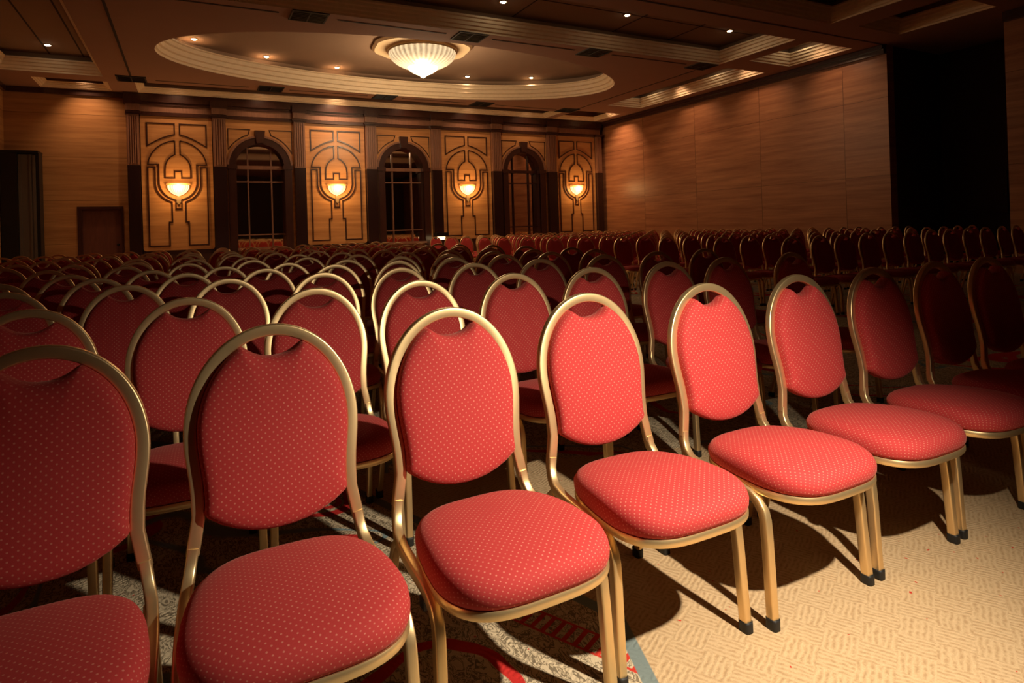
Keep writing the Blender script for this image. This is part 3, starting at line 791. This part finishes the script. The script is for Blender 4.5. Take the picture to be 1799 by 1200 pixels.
def onz(px, py, z):
    a, b_ = (px-900)/F_PX, -(py-CY_PX)/F_PX
    r = fwd+rt*a+upv*b_; t = (z-CAM_H)/r.z; return r.x*t, r.y*t
# front rows: chair tops read off the photograph, row by row
ROWS = {1: [(60,604),(480,566),(800,536),(1043,508),(1252,497),(1403,483),(1535,470),(1645,461),(1766,452)],
 2: [(60,546),(325,526),(555,508),(727,490),(902,478),(1037,469),(1170,460),(1273,454),(1390,445)],
 3: [(7,512),(220,502),(403,486),(565,474),(705,469),(832,461),(947,458),(1060,451),(1153,444),(1238,438)],
 4: [(12,500),(180,492),(322,479),(465,473),(583,463),(692,458),(795,451),(885,445),(968,441),(1045,437)],
 5: [(7,490),(150,484),(280,477),(398,468),(508,463),(603,458),(692,452),(779,448),(857,442),(930,438),(1000,436)]}
ROWY = {1: (1.675, 0.0)}
for r, L in ROWS.items():
    if r == 1: continue
    pts = [onz(px, py, ZTOP) for px, py in L]; n = len(pts)
    mx = sum(p[0] for p in pts)/n; my = sum(p[1] for p in pts)/n
    sl = {2: .05, 3: .05, 4: .075, 5: .08}[r]; my += {2: 0, 3: -.02, 4: -.07, 5: .08}[r]
    ROWY[r] = (my-sl*mx, sl)
ords = ['first','second','third','fourth','fifth','sixth','seventh','eighth','ninth','tenth','eleventh','twelfth','thirteenth','fourteenth','fifteenth','sixteenth']
side1 = ['dim red chair cropped by the left edge, leftmost of the front row', 'red chair second from the left in front row, hoop lit gold',
 'brightly lit red chair third from the left in front row', 'brightest red chair at the centre of the front row',
 'bright red chair fifth from the left in front row, its seat lit', 'red chair sixth from the left in front row, before tan carpet',
 'dimmer red chair seventh from the left in front row', 'dark maroon chair second from the right in front row', 'nearly black maroon chair cropped by the right edge of front row']
ROW1X = [-.294, .176, .662, 1.160, 1.668, 2.165, 2.665, 3.150, 3.62]
for r in sorted(ROWS):
    ya, sl = ROWY[r]; XS = []
    for px, py in ROWS[r]:
        Y = ya
        for _ in range(8): X = ray_y(px, Y); Y = ya+sl*X
        XS.append(X)
    for _ in range(60):
        for j in range(len(XS)-1):
            g_ = .468-(XS[j+1]-XS[j])
            if g_ > 0: XS[j] -= g_/2; XS[j+1] += g_/2
    for i, (px, py) in enumerate(ROWS[r]):
        X = XS[i]; Y = ya+sl*X
        yaw = math.radians(random.uniform(-2, 2))
        if r == 1: lab = side1[i]; X = ROW1X[i]; Y = 1.71 if i == 3 else Y; yaw *= .5
        else: lab = 'red banquet chair in the %s row from the front, %s from the left' % (ords[r-1], ords[i])
        CH.append((X, Y-TOPY, yaw, lab, 'chairs of the %s row' % ords[r-1] if r > 1 else 'chairs of the front row'))
print('ROWY', ROWY)
sp = .97; r = 5; A5, S5 = ROWY[5]
while True:
    r += 1; yb = A5+sp*(r-5)
    if yb > 12.9: break
    X = 3.50+.05*math.sin(r*2.1); k = 0
    while True:
        Y = yb+S5*X
        if not (X > -.235*Y-.35 and X > L_+.35): break
        CH.append((X+random.uniform(-.015,.015), Y-TOPY+random.uniform(-.02,.02), math.radians(random.uniform(-3,3)),
          'small dim red chair, %s row from the front, %s left of the aisle' % (ords[r-1], ords[k]), 'far chairs of the %s row, main block' % ords[r-1]))
        X -= .5; k += 1
Y = 5.15; r = 0
while Y < 18.2:
    X = 6.62; k = 0
    while X < R-.45:
        px, py, d = to_px(X-.2, Y, .8)
        if px < 1830: CH.append((X+random.uniform(-.015,.015), Y-TOPY+random.uniform(-.02,.02), math.radians(random.uniform(-3,3)),
          'dark chair, %s row of the block by the wood wall, %s from the aisle' % (ords[r], ords[k]), 'chairs of the %s row, right block' % ords[r]))
        X += .5; k += 1
    r += 1; Y += 1.13
def dist(c): return to_px(c[0], c[1], .6)[2]
CH.sort(key=dist)
print('CHAIRS', len(CH))
IND, REST = CH[:300], CH[300:]
for i, (x, y, yaw, lab, grp) in enumerate(IND):
    dd = dist((x, y))
    if dd < 9.0:
        if not used[0]: o = PROTO; used[0] = True
        else: o = copy_tree(PROTO)
    else:
        o = bpy.data.objects.new('banquet_chair', FAR); COL.objects.link(o)
    o.location = (x, y, 0); o.rotation_euler = (0, 0, yaw); o['label'] = lab; o['category'] = 'chair'; o['group'] = grp
if REST:
    V = []; F = []; MI = []; me0 = FAR
    base = [v.co.copy() for v in me0.vertices]; fs = [tuple(p.vertices) for p in me0.polygons]; mi = [p.material_index for p in me0.polygons]
    for x, y, yaw, lab, grp in REST:
        n0 = len(V); mt = Matrix.Translation((x, y, 0)) @ Matrix.Rotation(yaw, 4, 'Z')
        V += [tuple(mt @ c_) for c_ in base]; F += [tuple(i+n0 for i in f) for f in fs]; MI += mi
    me = bpy.data.meshes.new('distant_chairs'); me.from_pydata(V, [], F); me.update()
    for m_ in me0.materials: me.materials.append(m_)
    for p, i in zip(me.polygons, MI): p.material_index = i; p.use_smooth = True
    o = bpy.data.objects.new('distant_chairs', me); COL.objects.link(o)
    tag(o, 'farthest dim rows of red chairs along the far walls', 'chairs'); o['kind'] = 'stuff'
